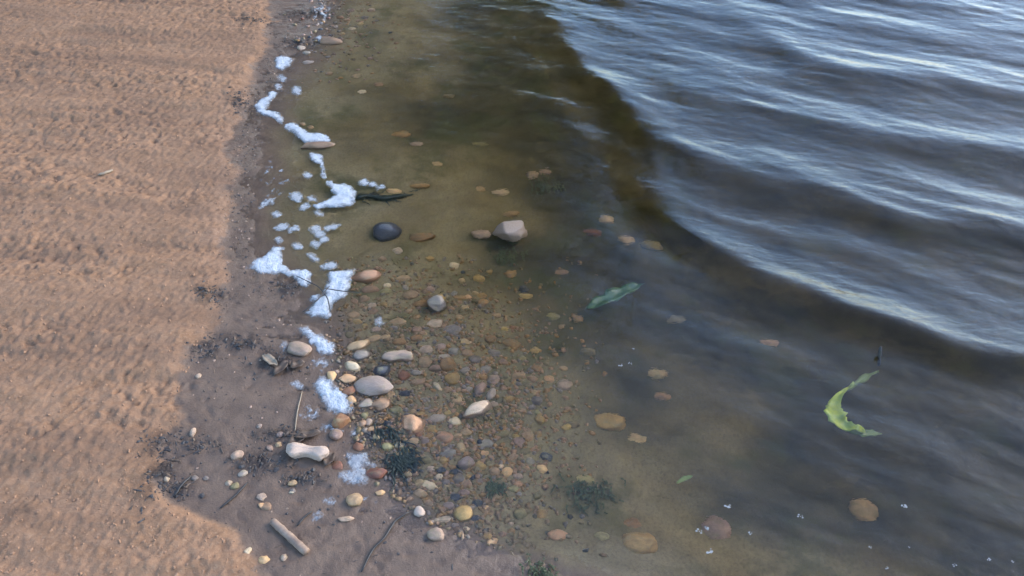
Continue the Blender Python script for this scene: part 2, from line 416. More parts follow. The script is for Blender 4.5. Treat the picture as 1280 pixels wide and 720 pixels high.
hero(448, 432, 34, 13, 22, 'tan', 'long pale tan pebble leaning over a smooth grey stone', 116, .12, .3)
hero(441, 458, 24, 13, -25, 'cream', 'yellowish cream slanted pebble beside the foam edge', 117, .12, .4)
hero(525, 297, 40, 17, -4, 'ochre', 'flat ochre slab under water beside the blue-black stone', 118, .1, .8, lift=.0)
hero(579, 643, 24, 20, 10, 'ochre', 'mustard-yellow rounded stone at the lower end of the pebble patch', 119, .10, lift=.4)
hero(524, 641, 14, 14, 0, 'white', 'bright white little stone in the mud below the waterweed', 120, .12, .5, lift=.5)
hero(443, 626, 20, 16, 5, 'tan', 'rounded sandy-yellow stone joined to a thin foam streak', 121, .10, lift=.35)
hero(470, 592, 26, 16, -8, 'rust', 'orange-brown stone pressed against ragged blue-white foam', 122, .16, .7, lift=.3)
hero(515, 530, 26, 30, 20, 'orange', 'mottled orange stone with a hollow in the middle of the patch', 123, .25, .5)
hero(583, 580, 20, 20, -40, 'lav', 'pale mauve stone with a dark shadowed underside', 124, .14, .6, lift=.4)
hero(545, 669, 20, 22, 70, 'pink', 'pinkish-brown stone half sunk in smooth wet mud', 125, .12, .6, .2)
hero(760, 527, 42, 24, -8, 'ochre', 'rounded tan-yellow stone glowing under the brown shallows', 126, .12, lift=-.2)
hero(797, 680, 46, 28, 0, 'ochre', 'large ochre stone on the bed below weedy shallows', 127, .15, lift=-.2)
hero(1080, 637, 36, 32, -10, 'tan', 'lone yellowish stone deep under the grey-blue water', 128, .08, lift=-.2)
hero(895, 662, 36, 30, -25, 'pink', 'broad pinkish-orange stone under floating specks of foam', 129, .14, lift=-.2)
hero(815, 306, 32, 20, 0, 'olive', 'pale greenish stone on the bed near the breaking crest', 130, .12)
hero(757, 274, 22, 13, -10, 'pink', 'pinkish submerged stone, topmost of a small cluster offshore', 131, .14, .4)
hero(783, 300, 22, 13, -20, 'tan', 'tan submerged stone between the small cluster and the greenish stone', 132, .14, .4)
hero(740, 290, 26, 12, -8, 'rust', 'reddish-brown submerged stone under the pinkish one', 133, .14, .4)
hero(637, 268, 24, 11, 6, 'tan', 'flat tan stone just behind the angular pinkish-white stone', 134, .1, .5)
hero(665, 219, 18, 11, 20, 'pink', 'left-leaning pale stone of a close pair under rippled water', 135, .12, .4)
hero(681, 215, 16, 10, 10, 'pink', 'smaller flatter stone of a close pair under rippled water', 136, .12, .4)
hero(413, 53, 32, 10, -4, 'tan', 'flat tan stone on the stony mud beyond the foam line', 137, .12, .7, lift=.4)
hero(493, 239, 20, 9, -4, 'orange', 'orange-tan pebble touching the blackened stick', 138, .1, .4)
hero(524, 233, 28, 9, 4, 'ochre', 'long ochre pebble behind the tip of the blackened stick', 139, .1, .4)
hero(297, 570, 12, 14, -60, 'pink', 'single pale diamond-shaped pebble on bare wet mud', 140, .1, .7, lift=.4)
hero(705, 481, 20, 15, 0, 'pink', 'dull pink stone alone on the brown bed', 141, .12)
hero(821, 468, 26, 14, 0, 'tan', 'tan stone dimmed by rippled grey reflections', 142, .12)
hero(420, 544, 16, 15, 20, 'pink', 'pale pink pebble below the brick-red stone', 143, .1, .4, lift=.4)
hero(697, 669, 24, 14, 0, 'orange', 'orange stone on the muddy bed beyond the patch', 144, .12)

ANCHOR = [(457, 347, 'the orange-tan teardrop stone'), (465, 484, 'the largest mauve-grey stone'), (597, 514, 'the elongated creamy white stone'), (498, 447, 'the long knobbly pale stone'), (545, 388, 'the upright grey-brown ridged stone'),
          (515, 530, 'the mottled orange stone with a hollow'), (583, 580, 'the pale mauve stone'), (579, 643, 'the mustard-yellow stone'), (427, 529, 'the brick-red stone'), (618, 610, 'the small dark green algae tuft'), (497, 585, 'the dark waterweed clump'), (524, 641, 'the bright white little stone')]
FARP = [(655, 430, 'on the offshore edge of the pebble patch level with the knobbly stone'), (660, 500, 'on the offshore edge of the pebble patch level with the creamy stone'), (668, 570, 'on the offshore edge of the pebble patch level with the mauve stone'), (612, 440, 'among pebbles above the elongated creamy white stone')]
def nearest(px, py):
    d, t = min((math.hypot(px - x, py - y), t) for x, y, t in [(x, y, 'beside ' + t) for x, y, t in ANCHOR] + FARP); return t
def patch_pebble(px, py, w_, h_, a, col):
    size = 'tiny' if w_ < 12 else 'small' if w_ < 18 else 'medium'
    stone(px, py, w_, h_, a, col, '%s %s pebble %s' % (size, col_name[col], nearest(px, py)), col_name[col] + ' pebbles in the shallow patch', lift=random.uniform(-.25, .2))
col_name = {'tan': 'tan', 'ochre': 'ochre', 'grey': 'grey', 'dark': 'charcoal', 'rust': 'rust-brown', 'cream': 'cream', 'pink': 'pinkish', 'orange': 'orange', 'lav': 'mauve-grey', 'olive': 'olive'}
for a in [(463, 362, 22, 12, 5, 'tan'), (478, 324, 12, 9, 0, 'tan'), (497, 314, 13, 10, 0, 'cream'), (537, 323, 16, 9, 0, 'ochre'), (503, 348, 20, 9, 10, 'tan'), (513, 369, 22, 14, 0, 'tan'),
          (526, 381, 22, 14, 0, 'ochre'), (497, 403, 21, 12, 6, 'tan'), (467, 424, 20, 10, 15, 'tan'), (499, 428, 19, 13, 0, 'ochre'), (463, 458, 18, 10, 10, 'olive'), (437, 474, 22, 13, 0, 'orange'),
          (436, 489, 20, 13, 0, 'rust'), (415, 470, 12, 17, 20, 'orange'), (533, 437, 17, 12, -10, 'cream'), (531, 453, 17, 15, 0, 'tan'), (546, 461, 22, 14, 0, 'tan'), (522, 478, 20, 11, 0, 'tan'),
          (505, 470, 16, 14, 40, 'rust'), (546, 484, 9, 15, 40, 'cream'), (560, 456, 20, 20, 0, 'ochre'), (563, 412, 24, 16, 0, 'grey'), (550, 434, 15, 11, 0, 'pink'), (554, 446, 15, 8, 0, 'lav'),
          (565, 474, 20, 16, 0, 'ochre'), (580, 427, 17, 9, 0, 'tan'), (612, 424, 18, 13, 0, 'ochre'), (640, 430, 26, 15, -20, 'ochre'), (668, 438, 14, 11, 0, 'ochre'), (617, 441, 16, 12, 0, 'grey'),
          (593, 450, 16, 12, 0, 'grey'), (606, 462, 17, 12, 0, 'grey'), (617, 474, 17, 13, 20, 'pink'), (600, 486, 13, 20, -20, 'pink'), (614, 493, 11, 19, -15, 'lav'), (648, 470, 20, 12, 25, 'tan'),
          (457, 505, 22, 15, 15, 'lav'), (475, 507, 25, 17, 5, 'tan'), (456, 520, 9, 11, 0, 'olive'), (461, 528, 10, 11, 0, 'pink'), (465, 537, 15, 10, 15, 'orange'), (439, 500, 16, 13, -40, 'orange'),
          (448, 559, 14, 12, 0, 'rust'), (495, 513, 20, 12, 20, 'olive'), (547, 523, 22, 14, 10, 'lav'), (555, 547, 24, 17, -10, 'orange'), (515, 553, 16, 12, 0, 'tan'), (568, 527, 19, 14, -10, 'cream'),
          (605, 555, 26, 13, 10, 'grey'), (627, 542, 22, 10, 12, 'olive'), (660, 545, 18, 16, -40, 'tan'), (675, 525, 12, 15, 20, 'ochre'), (560, 566, 22, 12, 10, 'grey'), (475, 616, 12, 10, 0, 'orange'),
          (421, 582, 15, 12, 0, 'rust'), (537, 607, 20, 10, -20, 'cream'), (525, 618, 20, 12, 10, 'tan'), (548, 597, 11, 13, -30, 'cream'), (535, 629, 14, 9, 0, 'tan'), (583, 605, 15, 11, 0, 'tan'),
          (568, 622, 16, 11, 0, 'dark'), (561, 632, 14, 9, 0, 'lav'), (648, 605, 14, 9, 25, 'orange'), (625, 583, 9, 8, 0, 'cream'), (678, 586, 18, 12, -20, 'orange'), (552, 650, 26, 9, 10, 'cream'),
          (639, 655, 9, 8, 0, 'cream'), (650, 643, 16, 14, 0, 'olive'), (568, 657, 12, 7, 0, 'lav'), (432, 649, 20, 9, 5, 'cream'), (585, 487, 13, 9, 0, 'grey'), (572, 500, 14, 10, 0, 'tan'),
          (531, 500, 14, 9, 0, 'grey'), (505, 492, 15, 10, 0, 'dark'), (520, 466, 13, 9, 0, 'grey'), (492, 410, 12, 8, 0, 'grey'), (470, 412, 13, 9, 0, 'pink'), (576, 560, 14, 12, 0, 'tan'), (532, 575, 14, 10, 0, 'olive'),
          (554, 575, 15, 10, 0, 'ochre'), (567, 590, 12, 9, 0, 'dark'), (552, 588, 12, 8, 0, 'dark'), (430, 505, 10, 9, 0, 'pink'), (484, 530, 10, 8, 0, 'dark'), (482, 476, 10, 12, 0, 'dark')]:
    patch_pebble(*a)
PATCH = [(440, 372), (500, 338), (570, 360), (635, 405), (665, 445), (680, 520), (665, 600), (630, 660), (560, 668), (515, 640), (500, 600), (470, 560), (445, 510), (428, 450)]
PEDGE = [(a[0] + (b[0] - a[0]) * t / 12, a[1] + (b[1] - a[1]) * t / 12) for a, b in zip(PATCH, PATCH[1:] + PATCH[:1]) for t in range(12)]
def inside(p, poly):
    x, y = p; r = False; j = len(poly) - 1
    for i in range(len(poly)):
        xi, yi = poly[i]; xj, yj = poly[j]
        if (yi > y) != (yj > y) and x < (xj - xi) * (y - yi) / (yj - yi) + xi: r = not r
        j = i
    return r
rp = random.Random(5); n = 0; tries = 0
while n < 125 and tries < 6000:
    tries += 1
    x, y = rp.uniform(425, 760), rp.uniform(330, 680)
    if not inside((x, y), PATCH) and (x < 560 or rp.random() > .8 * math.exp(-min(math.hypot(x - a, y - b) for a, b in PEDGE) / 30)): continue
    w_ = rp.uniform(9, 16)
    if any(math.hypot(x - a, (y - b) * 1.3) < (c + w_) * .40 for a, b, c in PLACED): continue
    col = rp.choices(['tan', 'ochre', 'grey', 'dark', 'rust', 'cream', 'pink', 'lav', 'olive', 'orange'], [30, 24, 9, 3, 3, 9, 9, 4, 8, 5] if x < 600 else [26, 34, 4, 1, 2, 3, 4, 1, 18, 6])[0]
    patch_pebble(x, y, w_, w_ * rp.uniform(.6, .85), rp.uniform(-40, 40), col); n += 1

# pebbles on the stony mud beyond, and on the wet mud
for x, y, w_, h_, a, c in [(440, 36, 10, 8, 0, 'cream'), (465, 13, 12, 11, 0, 'pink'), (438, 13, 11, 9, 0, 'pink'), (428, 42, 9, 7, 0, 'tan'), (450, 30, 10, 7, 30, 'tan'), (425, 22, 10, 8, 0, 'rust'), (456, 22, 10, 8, 0, 'grey'),
                     (420, 34, 9, 7, 0, 'lav'), (434, 25, 9, 7, 0, 'tan'), (446, 95, 14, 11, 0, 'tan'), (411, 92, 12, 8, 40, 'tan'), (385, 78, 14, 7, 5, 'lav'), (473, 106, 12, 8, 0, 'tan'), (452, 115, 12, 8, 0, 'cream'), (378, 155, 8, 7, 0, 'tan'), (388, 159, 10, 8, 0, 'tan'), (376, 60, 10, 8, 0, 'lav'), (383, 66, 9, 7, 0, 'grey')]:
    stone(x, y, w_, h_, a, c, 'small %s pebble near the foam line where the mud turns stony' % col_name[c], col_name[c] + ' pebbles on the stony mud')
for x, y, w_, h_, a, c in [(241, 541, 8, 11, 0, 'pink'), (243, 598, 11, 8, 10, 'grey'), (294, 608, 11, 9, 0, 'olive'), (286, 604, 9, 8, 0, 'pink'), (326, 621, 12, 10, 0, 'pink'), (333, 633, 13, 10, 0, 'tan'), (327, 632, 9, 8, 0, 'orange'),
                     (366, 604, 12, 7, 10, 'tan'), (366, 614, 7, 7, 0, 'grey'), (310, 689, 8, 10, -30, 'cream'), (209, 598, 7, 9, 0, 'cream'), (248, 470, 7, 6, 30, 'cream'), (258, 598, 7, 6, 0, 'grey'), (365, 615, 7, 6, 0, 'cream'), (350, 543, 8, 7, 0, 'lav'),
                     (348, 556, 8, 7, 0, 'tan'), (324, 533, 7, 6, 0, 'lav'), (337, 560, 9, 8, 0, 'pink'), (330, 700, 14, 9, 0, 'orange'), (355, 697, 8, 8, 0, 'pink'), (304, 592, 12, 8, 20, 'lav')]:
    stone(x, y, w_, h_, a, c, 'tiny %s pebble lying loose on the wet mud' % col_name[c], col_name[c] + ' pebbles on the wet mud')
# far bed stones, seen dimly
for x, y, w_, h_, a, c in [(600, 236, 22, 12, 0, 'tan'), (625, 240, 24, 12, 0, 'pink'), (520, 180, 18, 9, 0, 'pink'), (500, 168, 30, 14, 0, 'ochre'), (545, 205, 16, 8, 0, 'tan'), (790, 655, 26, 16, 0, 'ochre'), (752, 671, 18, 12, 0, 'olive'),
                     (828, 496, 24, 14, 0, 'tan'), (797, 549, 26, 16, 0, 'tan'), (715, 530, 22, 14, 0, 'olive'), (735, 440, 26, 14, 0, 'olive'), (690, 395, 24, 12, 0, 'olive'), (655, 370, 24, 10, 0, 'ochre'), (600, 370, 18, 10, 0, 'ochre'), (575, 372, 16, 9, 0, 'ochre'),
                     (730, 600, 24, 14, 0, 'olive'), (700, 340, 20, 10, 0, 'tan'), (560, 120, 22, 10, 0, 'olive'), (600, 180, 22, 9, 0, 'olive'), (845, 400, 26, 13, 0, 'olive'), (960, 430, 30, 15, 0, 'pink')]:
    stone(x, y, w_, h_, a, c, 'dim %s stone on the lake bed outside the pebble patch' % col_name[c], col_name[c] + ' stones on the lake bed', name='bed_stone', cat='stone', lift=-.25)

# ------------------------------------------------------------------ gravel and crumbs (nobody could count them)
def crumbs(name, pts, mats, label, cat, flat=.6, elong=1.):
    V, F, MI = [], [], []
    ico = bmesh.new(); bmesh.ops.create_icosphere(ico, subdivisions=1, radius=1); bv = [v.co.copy() for v in ico.verts]; bf = [[v.index for v in f.verts] for f in ico.faces]; ico.free()
    g = random.Random(3)
    for (x, y, r, mi) in pts:
        z = gz(x, y) if name != 'x' else 0
        rot = Matrix.Rotation(g.uniform(0, 6.28), 3, 'Z'); s = Vector((r * g.uniform(.8, 1.4) * elong, r * g.uniform(.6, 1), r * flat * g.uniform(.7, 1.2))); b = len(V)
        for v in bv:
            j = g.uniform(.55, 1.35); q = rot @ Vector((v.x * s.x * j, v.y * s.y * j, v.z * s.z * j)); V.append((x + q.x, y + q.y, z + q.z + s.z * .05))
        for f in bf: F.append([b + i for i in f]); MI.append(mi)
    me = bpy.data.meshes.new(name); me.from_pydata(V, [], F)
    for m_ in mats: me.materials.append(M[m_])
    me.polygons.foreach_set('material_index', MI); me.polygons.foreach_set('use_smooth', [name == 'gravel'] * len(F))
    o = bpy.data.objects.new(name, me); C.objects.link(o); tag(o, label, cat, None, 'stuff'); return o
g = random.Random(9); pts = []
cols = ['tan', 'ochre', 'grey', 'dark', 'rust', 'olive', 'pink']
while len(pts) < 4200:
    x, y = g.uniform(405, 760), g.uniform(320, 700)
    edge = min(math.hypot(x - a, y - b) for a, b in PEDGE)
    if not inside((x, y), PATCH):
        if g.random() > .75 * math.exp(-edge / 26) + .03: continue
    elif g.random() > .45 + edge / 55: continue
    p = at_bed(x, y); 
    if p.x < float(XW(p.y)) + .01: continue
    pts.append((p.x, p.y, g.uniform(.003, .0095) * g.uniform(.6, 1), g.choices(range(7), [8, 7, 3, .5, 0, 5, .4])[0]))
for _ in range(260):
    x, y = g.gauss(425, 28), g.gauss(35, 32); p = at_bed(x, y); pts.append((p.x, p.y, g.uniform(.004, .010), g.choices(range(7), [5, 2, 4, 3, 2, 2, 4])[0]))
crumbs('gravel', pts, cols, 'fine mixed gravel between the pebbles in the shallows', 'gravel')
pts = []
for (cx, cy_, a, b) in DEBW[:17]:
    for _ in range(40):
        pts.append((cx + g.gauss(0, a * .6), cy_ + g.gauss(0, b * .6), g.uniform(.0018, .0065) * g.uniform(.5, 1), g.choice((0, 0, 0, 1))))
for _ in range(420):
    y = g.uniform(.75, 3.1); t = g.random(); x = float(XD(y)) * (1 - t) + float(XW(y)) * t; pts.append((x, y, g.uniform(.0015, .004), g.choice((0, 1, 2))))
fib = []
for (cx, cy_, a, b) in DEBW[:17]:
    for _ in range(38): fib.append((cx + g.gauss(0, a * .55), cy_ + g.gauss(0, b * .5), g.uniform(.001, .0042) * g.uniform(.5, 1), g.choice((0, 0, 1, 1))))
for _ in range(420):
    y = g.uniform(.75, 3.1); t = g.random() ** 1.6; x = float(XD(y)) * (1 - t) + float(XW(y)) * t; fib.append((x + g.gauss(0, .02), y, g.uniform(.001, .0022), g.choice((0, 1, 1))))
crumbs('matted_debris', fib, ['crumb', 'litter'], 'matted dark plant fibres strewn along the wet mud', 'debris', .7, 2.6)
crumbs('mud_crumbs', pts, ['crumb', 'litter', 'pink'], 'dark crumbs of mud and debris along the wet shore', 'debris')
pts = []
for _ in range(1500):
    x, y = g.uniform(-10, 330), g.uniform(-10, 730); p = at(x, y, .03)
    if p.x > float(XD(p.y)): continue
    pts.append((p.x, p.y, g.uniform(.0018, .0052) * g.uniform(.6, 1), 0))
M['clod'] = mat_plain('sand_clod', (.52, .275, .145), (.44, .23, .12), 120, .9)
crumbs('sand_clods', pts, ['clod'], 'crumbling sand clods scattered over the dry beach', 'sand')

# ------------------------------------------------------------------ foam
def foam(poly, T=.010, thin=0., label=None, group=None, name='foam_patch', seed=0, round_=.008):
    cxp = sum(p[0] for p in poly) / len(poly); cyp = sum(p[1] for p in poly) / len(poly)
    W = np.array([[at(*p).x, at(*p).y] for p in poly])
    lo, hi = W.min(0) - .012, W.max(0) + .012; st = max(.0022, max(hi - lo) / 130)
    xs = np.arange(lo[0], hi[0], st); ys = np.arange(lo[1], hi[1], st); X, Y = np.meshgrid(xs, ys)
    D = np.full(X.shape, 9.); ins = np.zeros(X.shape, bool); j = len(W) - 1
    for i in range(len(W)):
        a, b = W[j], W[i]; ab = b - a; t = np.clip(((X - a[0]) * ab[0] + (Y - a[1]) * ab[1]) / (ab @ ab + 1e-12), 0, 1)
        D = np.minimum(D, np.hypot(X - a[0] - t * ab[0], Y - a[1] - t * ab[1]))
        cr = (a[1] > Y) != (b[1] > Y); ins ^= cr & (X < (b[0] - a[0]) * (Y - a[1]) / (b[1] - a[1] + 1e-12) + a[0]); j = i
    D = np.where(ins, D, -D) + .002 + .011 * fbm(X * 48, Y * 48, 400 + seed, 4, .65)
    if thin > .05: D = np.minimum(D, (fbm(X * 70, Y * 60, 430 + seed, 3) - thin + .35) * .03)
    h = T * .34 * (1 - np.exp(-np.clip(D, 0, 1) / round_)) * (.85 + .5 * fbm(X * 55, Y * 55, 460 + seed, 2) + .22 * np.abs(fbm(X * 170, Y * 170, 470 + seed, 2)))
    base = np.maximum(ground_z(X, Y), 0) 
    ny, nx = X.shape; keep = D > 0
    cell = keep[:-1, :-1] & keep[1:, :-1] & keep[:-1, 1:] & keep[1:, 1:]
    if not cell.any(): return None
    cx, cy_ = W.mean(0); bz = float(base[keep].mean())
    idx = np.arange(nx * ny).reshape(ny, nx)
    top = np.stack([X - cx, Y - cy_, base + h - bz], -1).reshape(-1, 3); bot = top.copy(); bot[:, 2] = (base - bz - .003).ravel()
    q = np.stack([idx[:-1, :-1][cell], idx[:-1, 1:][cell], idx[1:, 1:][cell], idx[1:, :-1][cell]], -1)
    F = q.tolist(); N = nx * ny; F += [[N + a for a in f[::-1]] for f in F]
    cnt = {}
    for f in q.tolist():
        for k in range(4):
            e = (f[k], f[(k + 1) % 4])
            if (e[1], e[0]) in cnt: cnt.pop((e[1], e[0]))
            else: cnt[e] = 1
    F += [[b, a, N + a, N + b] for a, b in cnt]
    V = np.concatenate([top, bot]); used = np.unique(np.array([i for f in F for i in f])); mp = -np.ones(len(V), int); mp[used] = np.arange(len(used))
    me = bpy.data.meshes.new('foam_patch'); me.from_pydata(V[used].tolist(), [], [[int(mp[i]) for i in f] for f in F])
    attr(me, 'core', np.concatenate([np.clip(D / .017, 0, 1).ravel()] * 2)[used])
    me.polygons.foreach_set('use_smooth', [True] * len(me.polygons))
    o = link(name, me, M['thin' if thin else 'foam']); o.location = (cx, cy_, bz); return tag(o, label, 'foam', group)
def blob(px, py, w_, h_, ang=0, k=9):
    c, s = math.cos(R(ang)), math.sin(R(ang)); P = []
    for i in range(k):
        t = 6.2832 * i / k; a, b = math.cos(t) * w_ / 2, math.sin(t) * h_ / 2; P.append((px + a * c + b * s, py - a * s + b * c))
    return P
FO = [
 ([(317, 133), (323, 126), (332, 121), (340, 112), (347, 117), (339, 128), (334, 138), (346, 140), (356, 149), (353, 157), (342, 148), (330, 145), (321, 141)], .014, 0, 'hook-shaped white foam clump where the waterline bends'),
 ([(355, 157), (362, 151), (374, 156), (386, 165), (400, 166), (413, 171), (411, 179), (395, 179), (380, 178), (369, 170)], .012, 0, 'narrow foam streak ending on the flat tan slab stone'),
 ([(384, 189), (393, 189), (403, 195), (405, 204), (407, 222), (402, 222), (400, 206), (390, 200)], .007, 0, 'short foam tail trailing below the flat tan slab stone'),
 ([(404, 224), (418, 229), (438, 231), (444, 240), (442, 257), (425, 259), (405, 260), (394, 263), (392, 257), (408, 249), (417, 243), (413, 235)], .015, 0, 'arrow-shaped white foam touching the end of the blackened stick'),
 ([(321, 258), (332, 244), (345, 230), (354, 227), (352, 240), (343, 255), (346, 264), (332, 264)], .006, .25, 'slanting patch of broken foam on the shallow film of water'),
 ([(322, 233), (330, 217), (336, 202), (348, 200), (356, 212), (364, 225), (358, 230), (345, 222), (334, 232)], .004, .45, 'faint lacy foam above the slanting broken patch'),
 ([(309, 335), (318, 326), (330, 319), (342, 307), (355, 309), (354, 330), (364, 337), (374, 336), (384, 336), (391, 344), (389, 354), (382, 361), (372, 355), (364, 346), (345, 343), (324, 343)], .013, 0, 'cloud-like foam with two lobes lying on the mud edge'),
 ([(411, 340), (430, 338), (448, 334), (441, 346), (438, 360), (430, 372), (417, 380), (414, 396), (400, 399), (381, 392), (391, 380), (386, 369), (404, 370), (407, 355)], .017, 0, 'largest bright foam heap with dark twigs lying over it'),
 ([(371, 409), (385, 409), (401, 419), (416, 430), (421, 440), (415, 446), (400, 442), (387, 430)], .017, 0, 'sausage-shaped white foam beside the pale pink-tan stone'),
 ([(392, 450), (405, 446), (413, 455), (409, 465), (400, 469), (391, 462)], .009, .1, 'small squarish foam lump under the sausage-shaped foam'),
 ([(390, 480), (400, 472), (414, 474), (422, 485), (433, 489), (442, 503), (438, 515), (425, 519), (412, 516), (404, 503), (394, 492)], .015, 0, 'long two-lobed foam just above the brick-red stone'),
 ([(375, 518), (385, 506), (396, 507), (398, 520), (389, 529), (378, 525)], .008, .15, 'thin foam smear on mud beside the two-lobed foam'),
 ([(400, 529), (415, 529), (427, 540), (418, 546), (405, 541)], .007, .1, 'thin foam strip leading to the pale pink pebble'),
 ([(429, 566), (460, 564), (463, 576), (474, 579), (469, 587), (455, 584), (462, 600), (456, 608), (438, 606), (422, 599), (424, 591), (438, 588), (434, 577)], .011, .05, 'ragged blue-white foam against the orange-brown stone'),
 ([(454, 624), (480, 619), (482, 626), (458, 633)], .005, .1, 'thin foam streak beside the sandy-yellow stone'),
 ([(392, 13), (402, 6), (414, 9), (410, 19), (403, 31), (396, 27), (390, 19)], .010, .2, 'bluish foam clump on the stony mud'),
 ([(393, 48), (400, 43), (404, 48), (398, 53)], .008, 0, 'small foam dab against the flat stone on stony mud'),
 ([(344, 73), (352, 69), (367, 73), (363, 82), (352, 89), (343, 85)], .012, 0, 'white foam clump on smooth mud at the head of the foam line'),
 ([(437, 538), (449, 534), (452, 541), (441, 550), (436, 546)], .006, .1, 'pale foam smear between pink pebble and dark weed'),
]
for i, (pl, T, th, lb) in enumerate(FO): foam(pl, T, th, lb, None, seed=i * 7)
FN = [(335, 130, 'beside the hook-shaped foam clump'), (420, 245, 'beside the arrow-shaped foam'), (465, 231, 'behind the blackened stick'), (340, 250, 'beside the slanting broken foam'), (340, 325, 'above the cloud-like foam'), (415, 345, 'above the largest foam heap'), (395, 300, 'between arrow-shaped foam and largest heap'),
      (470, 400, 'among pebbles below the teardrop stone'), (360, 435, 'touching the pale pink-tan stone'), (400, 635, 'on mud near the sandy-yellow stone'), (371, 482, 'on mud beside the two-lobed foam'), (384, 219, 'below the foam tail')]
def foam_near(x, y): return min((math.hypot(x - a, y - b), t) for a, b, t in FN)[1]
for i, (x, y, w_, h_, a) in enumerate([(371, 113, 11, 10, 0), (352, 98, 9, 7, 0), (347, 108, 8, 6, 0), (370, 246, 14, 10, -20), (381, 258, 14, 7, 25), (395, 286, 13, 10, 0), (415, 284, 20, 6, 15), (372, 308, 10, 8, 0), (394, 305, 9, 8, 0), (392, 322, 16, 8, -25), (412, 332, 22, 8, 10),
                                       (400, 293, 12, 8, 0), (405, 300, 14, 6, 20), (384, 219, 8, 7, 0), (399, 267, 14, 7, 0), (346, 268, 9, 7, 0), (352, 284, 16, 8, 10), (368, 286, 14, 6, 20), (455, 228, 10, 7, 0), (466, 231, 10, 5, 0), (475, 234, 10, 5, 20), (348, 300, 8, 9, 30), (356, 434, 8, 14, -15), (411, 628, 13, 8, 0), (396, 647, 9, 12, -20), (371, 482, 14, 6, 0), (389, 248, 10, 8, 0), (474, 402, 8, 14, -15), (391, 304, 8, 6, 0)]):
    foam(blob(x, y, w_ + 4, h_ + 3, a), (.0035), .02, 'loose scrap of foam ' + foam_near(x, y), 'loose foam scraps', 'foam_scrap', 200 + i * 3, .005)
# foam specks adrift on open water
def fleck_mesh(seed):
    bm = bmesh.new(); g2 = random.Random(seed)
    for k in range(6):
        r = g2.uniform(.14, .5); t = Matrix.Translation((g2.uniform(-1, 1), g2.uniform(-.75, .75), .1)) @ Matrix.Diagonal((r, r * .8, r * .6, 1)); bmesh.ops.create_icosphere(bm, subdivisions=2, radius=1, matrix=t)
    me = bpy.data.meshes.new('foam_speck'); bm.to_mesh(me); bm.free(); attr(me, 'core', [1.0] * len(me.vertices)); me.materials.append(M['thin']); me.polygons.foreach_set('use_smooth', [True] * len(me.polygons)); return me
FL = [fleck_mesh(i) for i in range(4)]
for i, (x, y, w_, a) in enumerate([(908, 634, 14, -20), (874, 665, 12, -10), (882, 661, 9, -20), (936, 668, 10, 0), (886, 691, 16, 15), (1001, 645, 11, 0), (1129, 632, 11, 10), (1087, 684, 8, 30), (1108, 711, 8, 20), (1193, 707, 8, 40), (1235, 700, 8, 40), (1265, 702, 7, 0), (775, 457, 10, 0), (788, 454, 7, 0), (791, 435, 5, 0), (1136, 684, 5, 0)]):
    p = at(x, y); m = mpp(x, y); o = bpy.data.objects.new('foam_speck', FL[i % 4]); C.objects.link(o); s = w_ * m / 3.6
    z = float(water_z(np.array([p.x]), np.array([p.y]))[0]); o.location = (p.x, p.y, z); o.scale = (s * 1.1, s * 1.1, s * .5); o.rotation_euler = (0, 0, R(a)); tag(o, 'white foam speck adrift on the grey-blue water', 'foam', 'foam specks adrift on open water')

# ------------------------------------------------------------------ sticks, twigs, leaves, weed
def tube(name, pts, radii, mat, label, cat, seg=10, jag=0., group=None):
    bm = bmesh.new(); rings = []; g2 = random.Random(len(name) + int(abs(pts[0][0]) * 1e4))
    P = [Vector(p) for p in pts]
    for i, p in enumerate(P):
        d = (P[min(i + 1, len(P) - 1)] - P[max(i - 1, 0)]).normalized(); s = d.cross(Vector((0, 0, 1))).normalized(); u = s.cross(d)
        rings.append([bm.verts.new(p + (s * math.cos(6.2832 * k / seg) + u * math.sin(6.2832 * k / seg)) * radii[i] * (1 + jag * g2.uniform(-1, 1))) for k in range(seg)])
    for a, b in zip(rings, rings[1:]):
        for k in range(seg): bm.faces.new((a[k], a[(k + 1) % seg], b[(k + 1) % seg], b[k]))
    bm.faces.new(rings[0][::-1]); bm.faces.new(rings[-1])
    bmesh.ops.recalc_face_normals(bm, faces=bm.faces[:])
    c = sum(P, Vector()) / len(P)
    for v in bm.verts: v.co -= c
    me = bpy.data.meshes.new(name); bm.to_mesh(me); bm.free(); me.polygons.foreach_set('use_smooth', [True] * len(me.polygons))
    o = link(name, me, mat); o.location = c; return tag(o, label, cat, group)
def path(pxs, lift, n=14, top=None):
    out = []
    for i in range(n):
        t = i / (n - 1) * (len(pxs) - 1); k = min(int(t), len(pxs) - 2); f = t - k
        p = at_bed(pxs[k][0] * (1 - f) + pxs[k + 1][0] * f, pxs[k][1] * (1 - f) + pxs[k + 1][1] * f)
        out.append((p.x, p.y, (p.z if top is None else max(p.z, top)) + lift))
    z = [o[2] for o in out]
    return [(o[0], o[1], (z[max(i - 1, 0)] + z[i] + z[min(i + 1, n - 1)]) / 3) for i, o in enumerate(out)]
def rr(n, r, a=.6, b=.6): return [r * (a + (1 - a) * min(1, 6 * i / n)) * (b + (1 - b) * min(1, 6 * (n - 1 - i) / n)) for i in range(n)]
tube('driftwood_stick', path([(341, 653), (384, 692)], .005, 16), [r_ * random.uniform(.93, 1.07) for r_ in rr(16, .0078, .8, .95)], M['wood'], 'short pale driftwood stick lying on the wet mud', 'stick', 12, .10)
tube('stick', path([(440, 251), (458, 246), (480, 249), (517, 244)], .006, 18), [r_ * random.uniform(.6, 1.3) for r_ in rr(18, .010, .5, .3)], M['weed'], 'blackened slimy stick lying in the shallows beside arrow-shaped foam', 'stick', 10, .3)
